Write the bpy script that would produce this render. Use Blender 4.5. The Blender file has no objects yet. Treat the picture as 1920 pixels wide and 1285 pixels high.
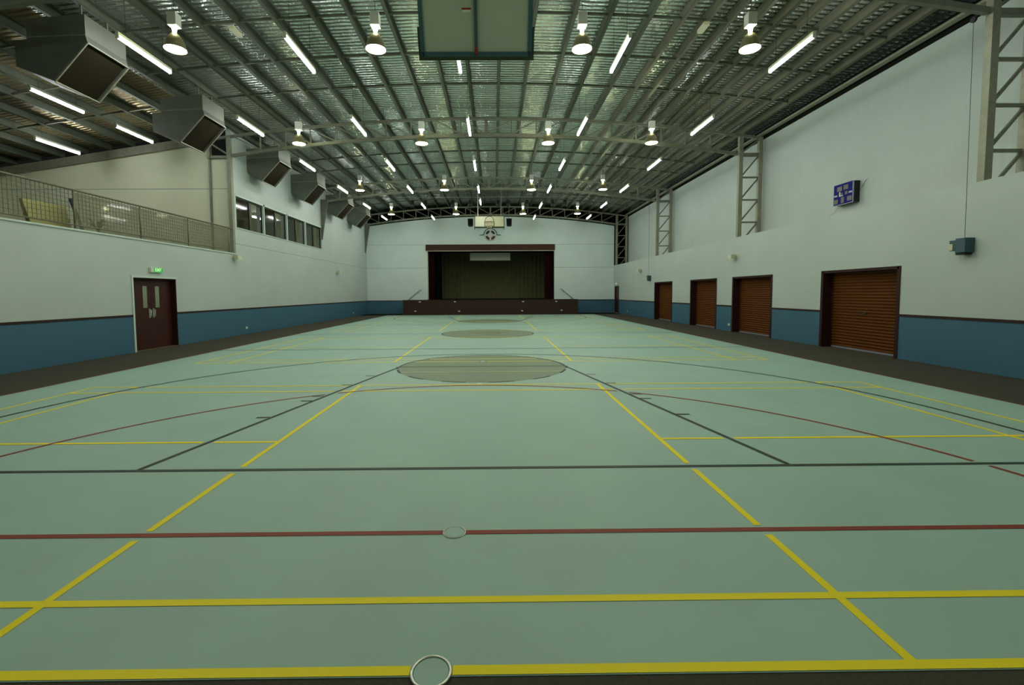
import bpy, math, random
import numpy as np
from mathutils import Vector, Matrix
random.seed(7)
S = bpy.context.scene
COL = S.collection
PI = math.pi

# ------------------------------------------------------------------ camera, world, exposure
cam_d = bpy.data.cameras.new('camera')
cam = bpy.data.objects.new('camera', cam_d); COL.objects.link(cam); S.camera = cam
cam_d.sensor_width = 36.0; cam_d.sensor_fit = 'HORIZONTAL'
cam_d.lens = 860.33 / 1920 * 36.0
cam_d.shift_x = 24.95 / 1920; cam_d.shift_y = -40.85 / 1920
cam_d.clip_start = 0.05; cam_d.clip_end = 200
yaw, pitch, roll = 0.0088, 0.0603, -0.0056
f = Vector((math.sin(yaw)*math.cos(pitch), math.cos(yaw)*math.cos(pitch), -math.sin(pitch)))
r0 = Vector((math.cos(yaw), -math.sin(yaw), 0)); u0 = r0.cross(f)
r = math.cos(roll)*r0 + math.sin(roll)*u0; u = -math.sin(roll)*r0 + math.cos(roll)*u0
cam.matrix_world = Matrix.Translation((0.2776, -4.1359, 1.5985)) @ Matrix((
    (r.x, u.x, -f.x, 0), (r.y, u.y, -f.y, 0), (r.z, u.z, -f.z, 0), (0, 0, 0, 1)))
W = bpy.data.worlds.new('world'); S.world = W; W.use_nodes = True
W.node_tree.nodes['Background'].inputs[0].default_value = (0.02, 0.025, 0.02, 1)
W.node_tree.nodes['Background'].inputs[1].default_value = 0.3
S.view_settings.view_transform = 'Standard'; S.view_settings.look = 'None'
S.view_settings.gamma = 1.0; S.view_settings.use_curve_mapping = False
S.view_settings.exposure = -0.18
S.cycles.use_denoising = True
S.cycles.max_bounces = 8; S.cycles.diffuse_bounces = 5; S.cycles.glossy_bounces = 4
S.cycles.sample_clamp_indirect = 6.0
TUBE = 60.0        # radiance of a fluorescent tube
BAY = 105.0         # radiance of a high bay's mouth
TINT = (0.94, 1.0, 0.975)
BTINT = (1.0, 1.0, 0.74)

# ------------------------------------------------------------------ materials
def mat(name, col, rough=0.6, metal=0.0, spec=0.4, noise=0.0, nscale=8.0, bump=0.0, bscale=60.0, emit=0.0, ecol=None, alpha=None, trans=0.0):
    m = bpy.data.materials.new(name); m.use_nodes = True
    nt = m.node_tree; b = nt.nodes['Principled BSDF']
    b.inputs['Base Color'].default_value = (*col, 1)
    b.inputs['Roughness'].default_value = rough
    b.inputs['Metallic'].default_value = metal
    b.inputs['Specular IOR Level'].default_value = spec
    if trans: b.inputs['Transmission Weight'].default_value = trans
    if alpha is not None: b.inputs['Alpha'].default_value = alpha
    if emit:
        b.inputs['Emission Color'].default_value = (*(ecol or col), 1)
        b.inputs['Emission Strength'].default_value = emit
    tc = nt.nodes.new('ShaderNodeTexCoord')
    if noise:
        n = nt.nodes.new('ShaderNodeTexNoise'); n.inputs['Scale'].default_value = nscale; n.inputs['Detail'].default_value = 5
        nt.links.new(tc.outputs['Object'], n.inputs['Vector'])
        r_ = nt.nodes.new('ShaderNodeMapRange'); r_.inputs['From Min'].default_value = .3; r_.inputs['From Max'].default_value = .7
        r_.inputs['To Min'].default_value = 1 - noise; r_.inputs['To Max'].default_value = 1 + noise
        nt.links.new(n.outputs['Fac'], r_.inputs['Value'])
        v = nt.nodes.new('ShaderNodeVectorMath'); v.operation = 'SCALE'; v.inputs[0].default_value = col
        nt.links.new(r_.outputs[0], v.inputs['Scale']); nt.links.new(v.outputs[0], b.inputs['Base Color'])
    if bump:
        n = nt.nodes.new('ShaderNodeTexNoise'); n.inputs['Scale'].default_value = bscale; n.inputs['Detail'].default_value = 3
        nt.links.new(tc.outputs['Object'], n.inputs['Vector'])
        bp = nt.nodes.new('ShaderNodeBump'); bp.inputs['Strength'].default_value = bump; bp.inputs['Distance'].default_value = .01
        nt.links.new(n.outputs['Fac'], bp.inputs['Height']); nt.links.new(bp.outputs[0], b.inputs['Normal'])
    return m

def node(nt, typ, **kw):
    n = nt.nodes.new(typ)
    for k, v in kw.items(): setattr(n, k, v)
    return n
def math_n(nt, op, a, b=None, c=None):
    n = nt.nodes.new('ShaderNodeMath'); n.operation = op
    for i, v in enumerate((a, b, c)):
        if v is None: continue
        if isinstance(v, (int, float)): n.inputs[i].default_value = v
        else: nt.links.new(v, n.inputs[i])
    return n.outputs[0]

WALLC = (0.452, 0.515, 0.485)
DADO = (0.044, 0.125, 0.19)
def wall_mat(name, lines=(), dado=True, col=WALLC, ribs=0.0):
    m = mat(name, col, .5, spec=.35, noise=.035, nscale=.9, bump=.25, bscale=45)
    nt = m.node_tree; b = nt.nodes['Principled BSDF']
    tc = node(nt, 'ShaderNodeTexCoord'); sep = node(nt, 'ShaderNodeSeparateXYZ')
    nt.links.new(tc.outputs['Object'], sep.inputs[0]); z = sep.outputs['Z']
    base = b.inputs['Base Color'].links[0].from_socket
    if lines:
        tot = None
        for L in lines:
            d = math_n(nt, 'ABSOLUTE', math_n(nt, 'SUBTRACT', z, L))
            k = math_n(nt, 'LESS_THAN', d, .009)
            tot = k if tot is None else math_n(nt, 'MAXIMUM', tot, k)
        mx = node(nt, 'ShaderNodeMix', data_type='RGBA')
        nt.links.new(tot, mx.inputs['Factor']); nt.links.new(base, mx.inputs['A']); mx.inputs['B'].default_value = (.16, .2, .18, 1)
        base = mx.outputs['Result']
    if dado:
        k = math_n(nt, 'LESS_THAN', z, 1.0)
        mx = node(nt, 'ShaderNodeMix', data_type='RGBA')
        nt.links.new(k, mx.inputs['Factor']); nt.links.new(base, mx.inputs['A']); mx.inputs['B'].default_value = (*DADO, 1)
        base = mx.outputs['Result']
    nt.links.new(base, b.inputs['Base Color'])
    if ribs:
        s = math_n(nt, 'SINE', math_n(nt, 'MULTIPLY', sep.outputs['Y'], 2*PI/.2))
        bp = node(nt, 'ShaderNodeBump'); bp.inputs['Strength'].default_value = ribs; bp.inputs['Distance'].default_value = .008
        nt.links.new(s, bp.inputs['Height']); nt.links.new(bp.outputs[0], b.inputs['Normal'])
    return m

M = {}
M['wall'] = wall_mat('painted wall', lines=(3.57,))
M['wall_back'] = wall_mat('painted end wall', lines=(3.6, 5.41), col=(.64, .75, .74))
M['wall_right'] = wall_mat('painted block wall')
M['wall_upper'] = wall_mat('painted cladding', dado=False, ribs=.25)
M['wall_cream'] = wall_mat('cream panelled wall', lines=(5.69,), dado=False, col=(.76, .78, .57))
M['wall_cap'] = mat('pale wall trim', (.52, .62, .56), .5)
M['floor_blue'] = mat('blue green sports vinyl', (.292, .448, .385), .50, spec=.35, noise=.05, nscale=1.2, bump=.12, bscale=500)
M['circle'] = mat('olive sports vinyl', (.165, .225, .15), .50, spec=.35, noise=.04, nscale=2)
M['carpet'] = mat('dark brown carpet', (.068, .064, .048), .95, spec=.1, noise=.15, nscale=60, bump=.5, bscale=400)
M['yellow'] = mat('yellow line paint', (.82, .69, .002), .5, spec=.2)
M['yellow_pale'] = mat('worn yellow line paint', (.42, .45, .16), .5)
M['black'] = mat('black line paint', (.022, .034, .024), .5, spec=.2)
M['red'] = mat('red line paint', (.21, .032, .014), .5, spec=.2)
M['trim'] = mat('dark maroon timber trim', (.034, .014, .012), .5, spec=.2)
M['steel'] = mat('galvanised steel', (.20, .21, .16), .5, metal=.35, noise=.12, nscale=5)
M['steel_col'] = mat('galvanised column steel', (.27, .27, .20), .5, metal=.25, noise=.14, nscale=9)
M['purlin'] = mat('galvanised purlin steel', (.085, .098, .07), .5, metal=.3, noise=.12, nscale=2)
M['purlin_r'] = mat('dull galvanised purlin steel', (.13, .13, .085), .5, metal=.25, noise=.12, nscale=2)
M['duct'] = mat('galvanised duct sheet', (.135, .145, .12), .5, metal=.3, noise=.12, nscale=2.5)
M['duct_grille'] = mat('dark duct grille', (.020, .016, .009), .95, spec=.05)
M['maroon'] = mat('maroon painted door', (.040, .009, .006), .45, spec=.25, noise=.15, nscale=2)
M['maroon_frame'] = mat('maroon door frame', (.028, .008, .007), .5, spec=.2)
M['roller'] = mat('rust red roller shutter', (.098, .030, .004), .6, spec=.12, noise=.1, nscale=2)
M['chrome'] = mat('brushed steel', (.55, .57, .5), .3, metal=.9)
M['white'] = mat('white enamel', (.6, .62, .52), .4)
M['cream'] = mat('cream plastic', (.55, .55, .38), .5)
M['glassy'] = mat('pale reflective vision panel', (.30, .33, .22), .08, spec=.8, metal=.3)
M['stage_front'] = mat('brown stage fascia', (.032, .016, .011), .6, spec=.2, noise=.1, nscale=3)
M['pelmet'] = mat('brown proscenium header', (.055, .021, .014), .6, spec=.2, noise=.1, nscale=3)
M['stage_black'] = mat('black stage masking', (.006, .006, .006), .95, spec=.05)
M['curtain_maroon'] = mat('maroon velvet', (.026, .0035, .005), .9, spec=.1)
M['curtain_olive'] = mat('olive stage cloth', (.155, .150, .075), .95, spec=.05, noise=.08, nscale=2)
M['dark'] = mat('unlit dark lining', (.010, .010, .008), .95, spec=.05)
M['blackp'] = mat('black plastic', (.012, .012, .010), .5)
M['blue_frame'] = mat('blue grey painted steel', (.035, .085, .105), .45)
M['board_back'] = mat('pale board', (.36, .42, .34), .55, noise=.04, nscale=2)
M['board_face'] = mat('cream backboard', (.52, .52, .33), .4)
M['boardline'] = mat('dark board line', (.03, .03, .02), .5)
M['green_pad'] = mat('dark green padding', (.02, .035, .012), .6)
M['orange'] = mat('orange ring paint', (.45, .16, .05), .4)
M['net'] = mat('white net cord', (.5, .42, .25), .8)
M['navy'] = mat('navy emblem', (.008, .02, .06), .5)
M['emblem_red'] = mat('maroon emblem', (.07, .02, .03), .5)
M['emblem_white'] = mat('off white emblem', (.55, .56, .50), .5)
M['score_blue'] = mat('gloss blue scoreboard face', (.005, .007, .15), .5, spec=.08)
M['score_disp'] = mat('olive scoreboard window', (.075, .07, .05), .3)
M['silver'] = mat('silver edge', (.32, .33, .4), .4, metal=.5)
M['rail'] = mat('dull galvanised rail', (.16, .155, .10), .5, metal=.35, noise=.1, nscale=10)
M['mesh'] = mat('wire mesh', (.11, .115, .08), .6, metal=.2)
M['glass_dark'] = mat('dark tinted window glass', (.022, .022, .008), .06, spec=.35, alpha=.965)
M['frame_dark'] = mat('dark window frame', (.008, .012, .008), .4)
M['blind'] = mat('grey blue blind', (.09, .11, .13), .8)
M['office_wall'] = mat('office wall', (.34, .38, .20), .7)
M['yellow_panel'] = mat('yellow board', (.40, .38, .15), .7)
M['blue_pole'] = mat('dark blue pole', (.03, .04, .06), .5)
M['brownbox'] = mat('brown cabinet', (.10, .07, .03), .6)
M['redcloth'] = mat('faded red cloth', (.22, .07, .05), .8)
M['leaf'] = mat('dark green leaf', (.05, .075, .035), .6)
M['pot'] = mat('dark pot', (.02, .02, .012), .6)
M['tube'] = mat('lit fluorescent tube', (.8, .8, .7), .5, emit=TUBE, ecol=TINT)
M['bay_glow'] = mat('lit high bay mouth', (.8, .8, .7), .5, emit=BAY, ecol=BTINT)
M['bay_neck'] = mat('lit high bay neck', (.8, .8, .7), .5, emit=230.0, ecol=(1, 1, .55))
M['bay_shade'] = mat('spun aluminium shade', (.30, .27, .15), .35, metal=.6)
M['green_sign'] = mat('lit green exit panel', (.02, .3, .06), .4, emit=.45, ecol=(.02, .6, .10))
M['white_sign'] = mat('lit white exit panel', (.8, .9, .6), .4, emit=.9, ecol=(.75, 1, .5))
g = mat('tinted clear screen', (.30, .30, .20), .05, spec=.5, alpha=.42); M['screen'] = g

M['glass_clear'] = mat('clear window glass', (.2, .2, .14), .05, spec=.5, alpha=.12)
# foil ceiling: sagging reflective blanket over corrugated sheet, with a faint safety-mesh grid
def foil_mat(name, col, rough, metal):
    m = mat(name, col, rough, metal=metal)
    nt = m.node_tree; b = nt.nodes['Principled BSDF']
    tc = node(nt, 'ShaderNodeTexCoord'); sep = node(nt, 'ShaderNodeSeparateXYZ'); nt.links.new(tc.outputs['Object'], sep.inputs[0])
    n1 = node(nt, 'ShaderNodeTexNoise'); n1.inputs['Scale'].default_value = 3.5; n1.inputs['Detail'].default_value = 4
    nt.links.new(tc.outputs['Object'], n1.inputs['Vector'])
    n2 = node(nt, 'ShaderNodeTexNoise'); n2.inputs['Scale'].default_value = 16; n2.inputs['Detail'].default_value = 4; n2.inputs['Distortion'].default_value = 1.2
    nt.links.new(tc.outputs['Object'], n2.inputs['Vector'])
    y = math_n(nt, 'ADD', sep.outputs['Y'], math_n(nt, 'MULTIPLY', n1.outputs['Fac'], .09))
    rib = math_n(nt, 'SINE', math_n(nt, 'MULTIPLY', y, 2*PI/.155))
    h = math_n(nt, 'ADD', math_n(nt, 'MULTIPLY', rib, .75), math_n(nt, 'MULTIPLY', n2.outputs['Fac'], .28))
    h = math_n(nt, 'ADD', h, math_n(nt, 'MULTIPLY', n1.outputs['Fac'], 1.3))
    bp = node(nt, 'ShaderNodeBump'); bp.inputs['Strength'].default_value = 1.0; bp.inputs['Distance'].default_value = .022
    nt.links.new(h, bp.inputs['Height']); nt.links.new(bp.outputs[0], b.inputs['Normal'])
    gx = math_n(nt, 'LESS_THAN', math_n(nt, 'FRACT', math_n(nt, 'DIVIDE', sep.outputs['X'], .30)), .03)
    gy = math_n(nt, 'LESS_THAN', math_n(nt, 'FRACT', math_n(nt, 'DIVIDE', sep.outputs['Y'], .15)), .06)
    gr = math_n(nt, 'MULTIPLY', math_n(nt, 'MAXIMUM', gx, gy), .55)
    mx = node(nt, 'ShaderNodeMix', data_type='RGBA'); nt.links.new(gr, mx.inputs['Factor'])
    mx.inputs['A'].default_value = (*col, 1); mx.inputs['B'].default_value = (col[0]*.35, col[1]*.35, col[2]*.35, 1)
    nt.links.new(mx.outputs['Result'], b.inputs['Base Color'])
    return m
M['foil'] = foil_mat('silver foil insulation', (.80, .84, .80), .17, .92)
M['foil_annex'] = foil_mat('dull brown foil insulation', (.44, .36, .20), .28, .75)

# ------------------------------------------------------------------ mesh helpers
class MB:
    def __init__(s): s.v = []; s.f = []
    def box(s, x0, x1, y0, y1, z0, z1):
        if x0 > x1: x0, x1 = x1, x0
        if y0 > y1: y0, y1 = y1, y0
        if z0 > z1: z0, z1 = z1, z0
        n = len(s.v)
        s.v += [(x0,y0,z0),(x1,y0,z0),(x1,y1,z0),(x0,y1,z0),(x0,y0,z1),(x1,y0,z1),(x1,y1,z1),(x0,y1,z1)]
        s.f += [tuple(n+i for i in q) for q in ((0,3,2,1),(4,5,6,7),(0,1,5,4),(1,2,6,5),(2,3,7,6),(3,0,4,7))]
        return s
    def hexa(s, p):
        n = len(s.v); s.v += [tuple(q) for q in p]
        s.f += [tuple(n+i for i in q) for q in ((0,3,2,1),(4,5,6,7),(0,1,5,4),(1,2,6,5),(2,3,7,6),(3,0,4,7))]
        return s
    def bar(s, p, q, w, h=None, up=(0, 0, 1)):
        h = h or w; p = Vector(p); q = Vector(q); d = (q-p).normalized(); up = Vector(up)
        if abs(d.dot(up)) > .99: up = Vector((0, 1, 0))
        a = d.cross(up).normalized(); b = a.cross(d).normalized(); a *= w/2; b *= h/2
        return s.hexa([p-a-b, p+a-b, q+a-b, q-a-b, p-a+b, p+a+b, q+a+b, q-a+b])
    def tube(s, pts, rad, seg=8, cap=True):
        pts = [Vector(p) for p in pts]; rings = []
        for i, p in enumerate(pts):
            d = (pts[min(i+1, len(pts)-1)] - pts[max(i-1, 0)]).normalized()
            ref = Vector((0, 0, 1)) if abs(d.z) < .9 else Vector((1, 0, 0))
            a = d.cross(ref).normalized(); b = d.cross(a).normalized()
            R_ = rad[i] if isinstance(rad, (list, tuple)) else rad
            n = len(s.v); rings.append(n)
            s.v += [tuple(p + a*R_*math.cos(t) + b*R_*math.sin(t)) for t in (2*PI*k/seg for k in range(seg))]
        for n, m in zip(rings, rings[1:]):
            for k in range(seg):
                s.f.append((n+k, n+(k+1) % seg, m+(k+1) % seg, m+k))
        if cap:
            s.f.append(tuple(rings[0]+k for k in range(seg))[::-1]); s.f.append(tuple(rings[-1]+k for k in range(seg)))
        return s
    def lathe(s, prof, seg=20, c=(0, 0, 0), capb=False, capt=False):
        rings = []
        for R_, z in prof:
            n = len(s.v); rings.append(n)
            s.v += [(c[0]+R_*math.cos(2*PI*k/seg), c[1]+R_*math.sin(2*PI*k/seg), c[2]+z) for k in range(seg)]
        for n, m in zip(rings, rings[1:]):
            for k in range(seg): s.f.append((n+k, n+(k+1) % seg, m+(k+1) % seg, m+k))
        if capb: s.f.append(tuple(rings[0]+k for k in range(seg))[::-1])
        if capt: s.f.append(tuple(rings[-1]+k for k in range(seg)))
        return s
    def prism_y(s, prof, y0, y1):          # closed XZ polygon swept along Y
        n = len(s.v); k = len(prof)
        s.v += [(x, y0, z) for x, z in prof] + [(x, y1, z) for x, z in prof]
        s.f.append(tuple(range(n, n+k))); s.f.append(tuple(range(n+2*k-1, n+k-1, -1)))
        for i in range(k): s.f.append((n+i, n+(i+1) % k, n+k+(i+1) % k, n+k+i)[::-1])
        return s
    def poly(s, pts): n = len(s.v); s.v += [tuple(p) for p in pts]; s.f.append(tuple(range(n, n+len(pts)))); return s
    def build(s, name, m, parent=None, smooth=False, bevel=0):
        me = bpy.data.meshes.new(name); me.from_pydata(s.v, [], s.f); me.update()
        import bmesh
        bm = bmesh.new(); bm.from_mesh(me); bmesh.ops.recalc_face_normals(bm, faces=bm.faces); bm.to_mesh(me); bm.free()
        if smooth:
            for p in me.polygons: p.use_smooth = True
        o = bpy.data.objects.new(name, me); COL.objects.link(o); me.materials.append(M[m] if isinstance(m, str) else m)
        if parent: o.parent = parent
        if bevel:
            b = o.modifiers.new('bevel', 'BEVEL'); b.width = bevel; b.segments = 2; b.limit_method = 'ANGLE'
        return o
def tag(o, label=None, cat=None, group=None, kind=None):
    if label: o['label'] = label
    if cat: o['category'] = cat
    if group: o['group'] = group
    if kind: o['kind'] = kind
    return o
def thing(name, label, cat, loc=(0, 0, 0), group=None, rz=0):
    o = bpy.data.objects.new(name, None); COL.objects.link(o); o.location = loc; o.rotation_euler = (0, 0, rz)
    o.empty_display_size = .1
    return tag(o, label, cat, group)
def struct(o): o['kind'] = 'structure'; return o
def dup(root, loc, label, group=None):
    c = root.copy(); COL.objects.link(c); c.location = loc; c['label'] = label
    if group: c['group'] = group
    for ch in root.children:
        d = ch.copy(); COL.objects.link(d); d.parent = c
        for gch in ch.children:
            e = gch.copy(); COL.objects.link(e); e.parent = d
    return c
def kid(mb, name, m, parent, **k):          # mesh given in world coordinates, parented to an empty with an offset
    L = parent.location
    p = parent
    off = Vector((0, 0, 0))
    while p: off += p.location; p = p.parent
    mb.v = [(x-off.x, y-off.y, z-off.z) for x, y, z in mb.v]
    return mb.build(name, m, parent, **k)

ORD = ['first', 'second', 'third', 'fourth', 'fifth', 'sixth', 'seventh', 'eighth', 'ninth', 'tenth', 'eleventh', 'twelfth', 'thirteenth',
       'fourteenth', 'fifteenth', 'sixteenth', 'seventeenth', 'eighteenth', 'nineteenth', 'twentieth', 'twenty-first', 'twenty-second',
       'twenty-third', 'twenty-fourth', 'twenty-fifth', 'twenty-sixth', 'twenty-seventh']

YB, YN = 32.3, -7.0            # back wall, wall behind the camera
XW = 9.75                      # inner face of the side walls
def ztop(x): return 8.25 - .0068*x*x
def zbot(x): return 7.65 - .0079*x*x
def zp(x):                     # underside of the purlins
    if x < -10: return 7.76 - .15*(-x-10)
    return 8.38 - .0062*x*x

# ------------------------------------------------------------------ floor
floor = struct(MB().box(-XW-.3, XW+.3, YN, 29.7, -.15, -.004).build('floor', 'carpet'))
vinyl = MB().box(-7.62, 7.62, -2.31, 29.62, -.004, 0).build('vinyl_court', 'floor_blue', floor)
def disc(cx, cy, R_, z, n=72):
    return MB().poly([(cx+R_*math.cos(2*PI*k/n), cy+R_*math.sin(2*PI*k/n), z) for k in range(n)])
for cy in (5.8, 14.0, 22.2):
    disc(0, cy, 1.80, .0012).build('court_circle', 'circle', floor)

def seg(a, b): return ('s', a, b)
def arc(c, R_, t0, t1): return ('a', c, R_, t0, t1)
def sample(L, step=.03):
    if L[0] == 's':
        a, b = np.array(L[1], float), np.array(L[2], float); n = max(2, int(np.linalg.norm(b-a)/step))
        return a + (b-a)*np.linspace(0, 1, n)[:, None]
    _, c, R_, t0, t1 = L; n = max(3, int(abs(t1-t0)*R_/step)); t = np.linspace(t0, t1, n)
    return np.stack([c[0]+R_*np.cos(t), c[1]+R_*np.sin(t)], 1)
def lay(lines, w, z, name, m, over=None, gap=.075, caps=()):
    mb = MB()
    for L in lines:
        P = sample(L); ok = np.ones(len(P), bool)
        if over is not None:
            for i in range(0, len(P), 400):
                D = np.min(np.linalg.norm(P[i:i+400, None] - over[None], axis=2), axis=1); ok[i:i+400] &= D > gap
        for cx, cy, cr in caps: ok &= np.hypot(P[:, 0]-cx, P[:, 1]-cy) > cr
        i = 0
        while i < len(P):
            if not ok[i]: i += 1; continue
            j = i
            while j+1 < len(P) and ok[j+1]: j += 1
            if j > i:
                Q = P[[i, j]] if L[0] == 's' else P[sorted(set(list(range(i, j, 4)) + [j]))]
                T = np.gradient(Q, axis=0); T /= np.linalg.norm(T, axis=1)[:, None]; N = np.stack([-T[:, 1], T[:, 0]], 1)*w/2
                n = len(mb.v)
                zz = z + 2e-5*(len(mb.f) % 40)
                for q, nn in zip(Q, N): mb.v += [(q[0]+nn[0], q[1]+nn[1], zz), (q[0]-nn[0], q[1]-nn[1], zz)]
                for k in range(len(Q)-1): mb.f.append((n+2*k, n+2*k+1, n+2*k+3, n+2*k+2))
            i = j+1
    return mb.build(name, m, floor)
SOCK = [(0, -1.155, .072), (0, -2.29, .078), (0, 3.9, .09), (0, 6.53, .09)]
black = [seg((-7.55, -.025), (7.55, -.025)), seg((-7.6, 14.0), (-1.8, 14)), seg((1.8, 14), (7.6, 14.0)),
         seg((-7.6, 9.02), (7.6, 9.02)), seg((-7.6, 19.18), (7.6, 19.18)), seg((-7.5, 28.0), (7.5, 28.0)), arc((0, 14), 1.80, 0, 2*PI)]
for s_, y0 in ((1, 0), (-1, 28)):
    for x in (-1, 1): black.append(seg((x*2.985, y0), (x*1.80, y0+s_*5.8)))
    black.append(seg((-1.8, y0+s_*5.8), (1.8, y0+s_*5.8)))
    black.append(arc((0, y0+s_*5.8), 1.80, 0 if s_ > 0 else PI, PI if s_ > 0 else 2*PI))
    black.append(arc((0, y0+s_*1.575), 6.25, 0 if s_ > 0 else PI, PI if s_ > 0 else 2*PI))
    for x in (-1, 1): black.append(seg((x*6.25, y0), (x*6.25, y0+s_*1.575)))
    for yy, xx in ((1.76, 2.64), (2.67, 2.45), (2.98, 2.40), (3.86, 2.23), (4.74, 2.06)):
        for x in (-1, 1): black.append(seg((x*xx, y0+s_*yy), (x*(xx+.18), y0+s_*yy)))
    if s_ > 0:
        for k in range(6):
            t0 = PI + .20 + k*.487; black.append(arc((0, y0+s_*5.8), 1.80, t0, t0+.26))
for x in (-1, 1): black.append(seg((x*1.84, 5.80), (x*1.80, 5.52)))
lay(black, .05, .0030, 'basketball_markings', 'black', caps=SOCK)
bl = np.concatenate([sample(L, .05) for L in black])
main_black = np.concatenate([sample(L, .03) for L in black[:1]+black[7:9]+[black[10], black[11]]])
red = [seg((-7.6, -1.155), (7.6, -1.155)), arc((0, -1.155), 4.9, 0, PI), arc((0, 29.35), 4.9, PI+.03, 2*PI-.03), arc((0, 14.1), .45, 0, 2*PI)]
lay(red, .05, .0026, 'netball_markings', 'red', over=main_black, gap=.055, caps=SOCK)
lay([seg((-7.62, -2.2), (-7.62, 29.4)), seg((7.62, -2.2), (7.62, 29.4))], .03, .0024, 'netball_sideline', 'red')
over = np.concatenate([main_black, sample(red[0], .03)])
def shuttle(y0, yend=None):
    o = []
    ye = min(y0+6.08, 29.5)
    for x in (-6.68, -5.93, 5.93, 6.68, -2.07, 2.07): o.append(seg((x, y0), (x, ye)))
    for yy in (0, .45, 5.62, 6.08):
        if y0+yy < 29.5: o.append(seg((-6.68, y0+yy), (6.68, y0+yy)))
    o += [seg((-6.68, y0+3.05), (-2.07, y0+3.05)), seg((2.07, y0+3.05), (6.68, y0+3.05))]
    return o
yl = []
for y0 in (-2.28, 6.52, 15.31, 24.1): yl += shuttle(y0)
lay(yl, .050, .0018, 'badminton_markings', 'yellow', over=over, gap=.05, caps=SOCK)
hw = math.sqrt(1.78**2 - (5.8-5.15)**2)
lay([seg((-hw, 5.15), (hw, 5.15))], .04, .0018, 'volleyball_marking', 'yellow_pale')
lab = ['round floor socket cover with raised silver ring on the front yellow line', 'small round floor socket cover in the red line']
for k, (x, y, R_) in enumerate([(0, -2.29, .082), (0, -1.155, .074), (0, 3.9, .06), (0, 6.53, .06)]):
    L_ = [lab[0], lab[1], 'small socket cap on yellow line in front of the shaded near circle', 'small socket cap inside the shaded near circle on the yellow line'][k]
    t = thing('floor_socket', L_, 'floor socket', (x, y, 0), 'floor socket covers along the court centre')
    kid(disc(x, y, R_*.9, .0042, 32), 'cover_plate', 'floor_blue' if k < 2 else 'wall_cap', t)
    if k < 2:
        rg = MB(); n = 40; rr = .008 if k == 0 else .0035
        rg.tube([(x+R_*math.cos(2*PI*i/n), y+R_*math.sin(2*PI*i/n), .002) for i in range(n+1)], rr, 8, False)
        kid(rg, 'ring', 'chrome', t, smooth=True)

# ------------------------------------------------------------------ walls
# right side: lower block wall with door recesses, upper cladding set back on the ledge
RD = [(6.56, 9.07), (11.50, 14.05), (15.42, 17.97), (20.32, 22.95)]
ED = (30.78, 31.95)
wr = MB(); T = .34; edges = RD + [ED]; y = YN
for a, b in edges:
    wr.box(XW, XW+T, y, a, 0, 3.72); wr.box(XW, XW+T, a, b, 2.13 if (a, b) != ED else 2.06, 3.72); y = b
wr.box(XW, XW+T, y, YB+.3, 0, 3.72)
struct(wr.build('wall_right', 'wall_right'))
wu = MB().box(10.75, 10.9, YN, 32.0, 3.5, 7.84)
wu.box(XW+T, 10.75, YN, 32.4, 3.5, 3.72)
struct(wu.build('wall_right_upper', 'wall_upper'))
n_t = [0]
def trim(mb, m='trim'):
    n_t[0] += 1; return struct(mb.build('trim_%d' % n_t[0], m))
y = YN
for a, b in edges + [(YB, YB)]:
    if a - y > .15: trim(MB().box(XW-.014, XW, y, a-(.05 if a < YB else 0), 1.0, 1.055))
    y = b + .05
trim(MB().box(XW+.7, XW+.86, YN, 32.0, 7.56, 7.62), 'steel_col')
# left side
LD = (8.72, 10.45)
wl = MB(); T2 = .22; X0 = -XW
wl.box(X0-T2, X0, YN, LD[0], 0, 3.15); wl.box(X0-T2, X0, LD[0], LD[1], 2.09, 3.15); wl.box(X0-T2, X0, LD[1], 13.9, 0, 3.15)
WY0, WY1, WZ0, WZ1 = 14.03, 22.88, 4.21, 5.42
wl.box(X0-T2, X0, 13.9, YB+.3, 0, WZ0); wl.box(X0-T2, X0, 13.9, WY0, WZ0, WZ1); wl.box(X0-T2, X0, WY1, YB+.3, WZ0, WZ1)
wl.box(X0-T2, X0, 13.9, YB+.3, WZ1, 7.95)
struct(wl.build('wall_left', 'wall'))
trim(MB().box(X0, X0+.014, YN, LD[0]-.06, 1.0, 1.055)); trim(MB().box(X0, X0+.014, LD[1]+.0, YB, 1.0, 1.055))
trim(MB().box(X0-T2-.02, X0+.03, YN, 13.86, 3.15, 3.19), 'wall_cap')
# back wall with stage opening
wb = MB(); N = 26
for i in range(N):
    xa = -XW + 2*XW*i/N; xb = -XW + 2*XW*(i+1)/N
    cuts = [xa] + [c for c in (-5.0, 5.0) if xa < c < xb] + [xb]
    for a, b in zip(cuts, cuts[1:]):
        mid = (a+b)/2; za, zb = zbot(a)-.06, zbot(b)-.06
        z0 = 4.92 if abs(mid) < 5 else 0
        wb.hexa([(a, YB, z0), (b, YB, z0), (b, YB+.2, z0), (a, YB+.2, z0), (a, YB, za), (b, YB, zb), (b, YB+.2, zb), (a, YB+.2, za)])
struct(wb.build('wall_back', 'wall_back'))
trim(MB().box(-XW+.014, -6.45, YB-.014, YB, 1.0, 1.055)); trim(MB().box(6.42, XW-.014, YB-.014, YB, 1.0, 1.055))
struct(MB().box(-19.4, 10.9, YN-.2, YN, 0, 8.7).build('wall_front', 'wall_right'))
struct(MB().box(-10.2, 10.9, 40.0, 40.2, 0, 8.7).build('wall_stage_back', 'dark'))
struct(MB().box(10.9, 11.0, 32.0, 40.0, 0, 8.7).box(-10.2, -10.0, 32.6, 40, 0, 8.7).build('wall_stage_side', 'dark'))
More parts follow.
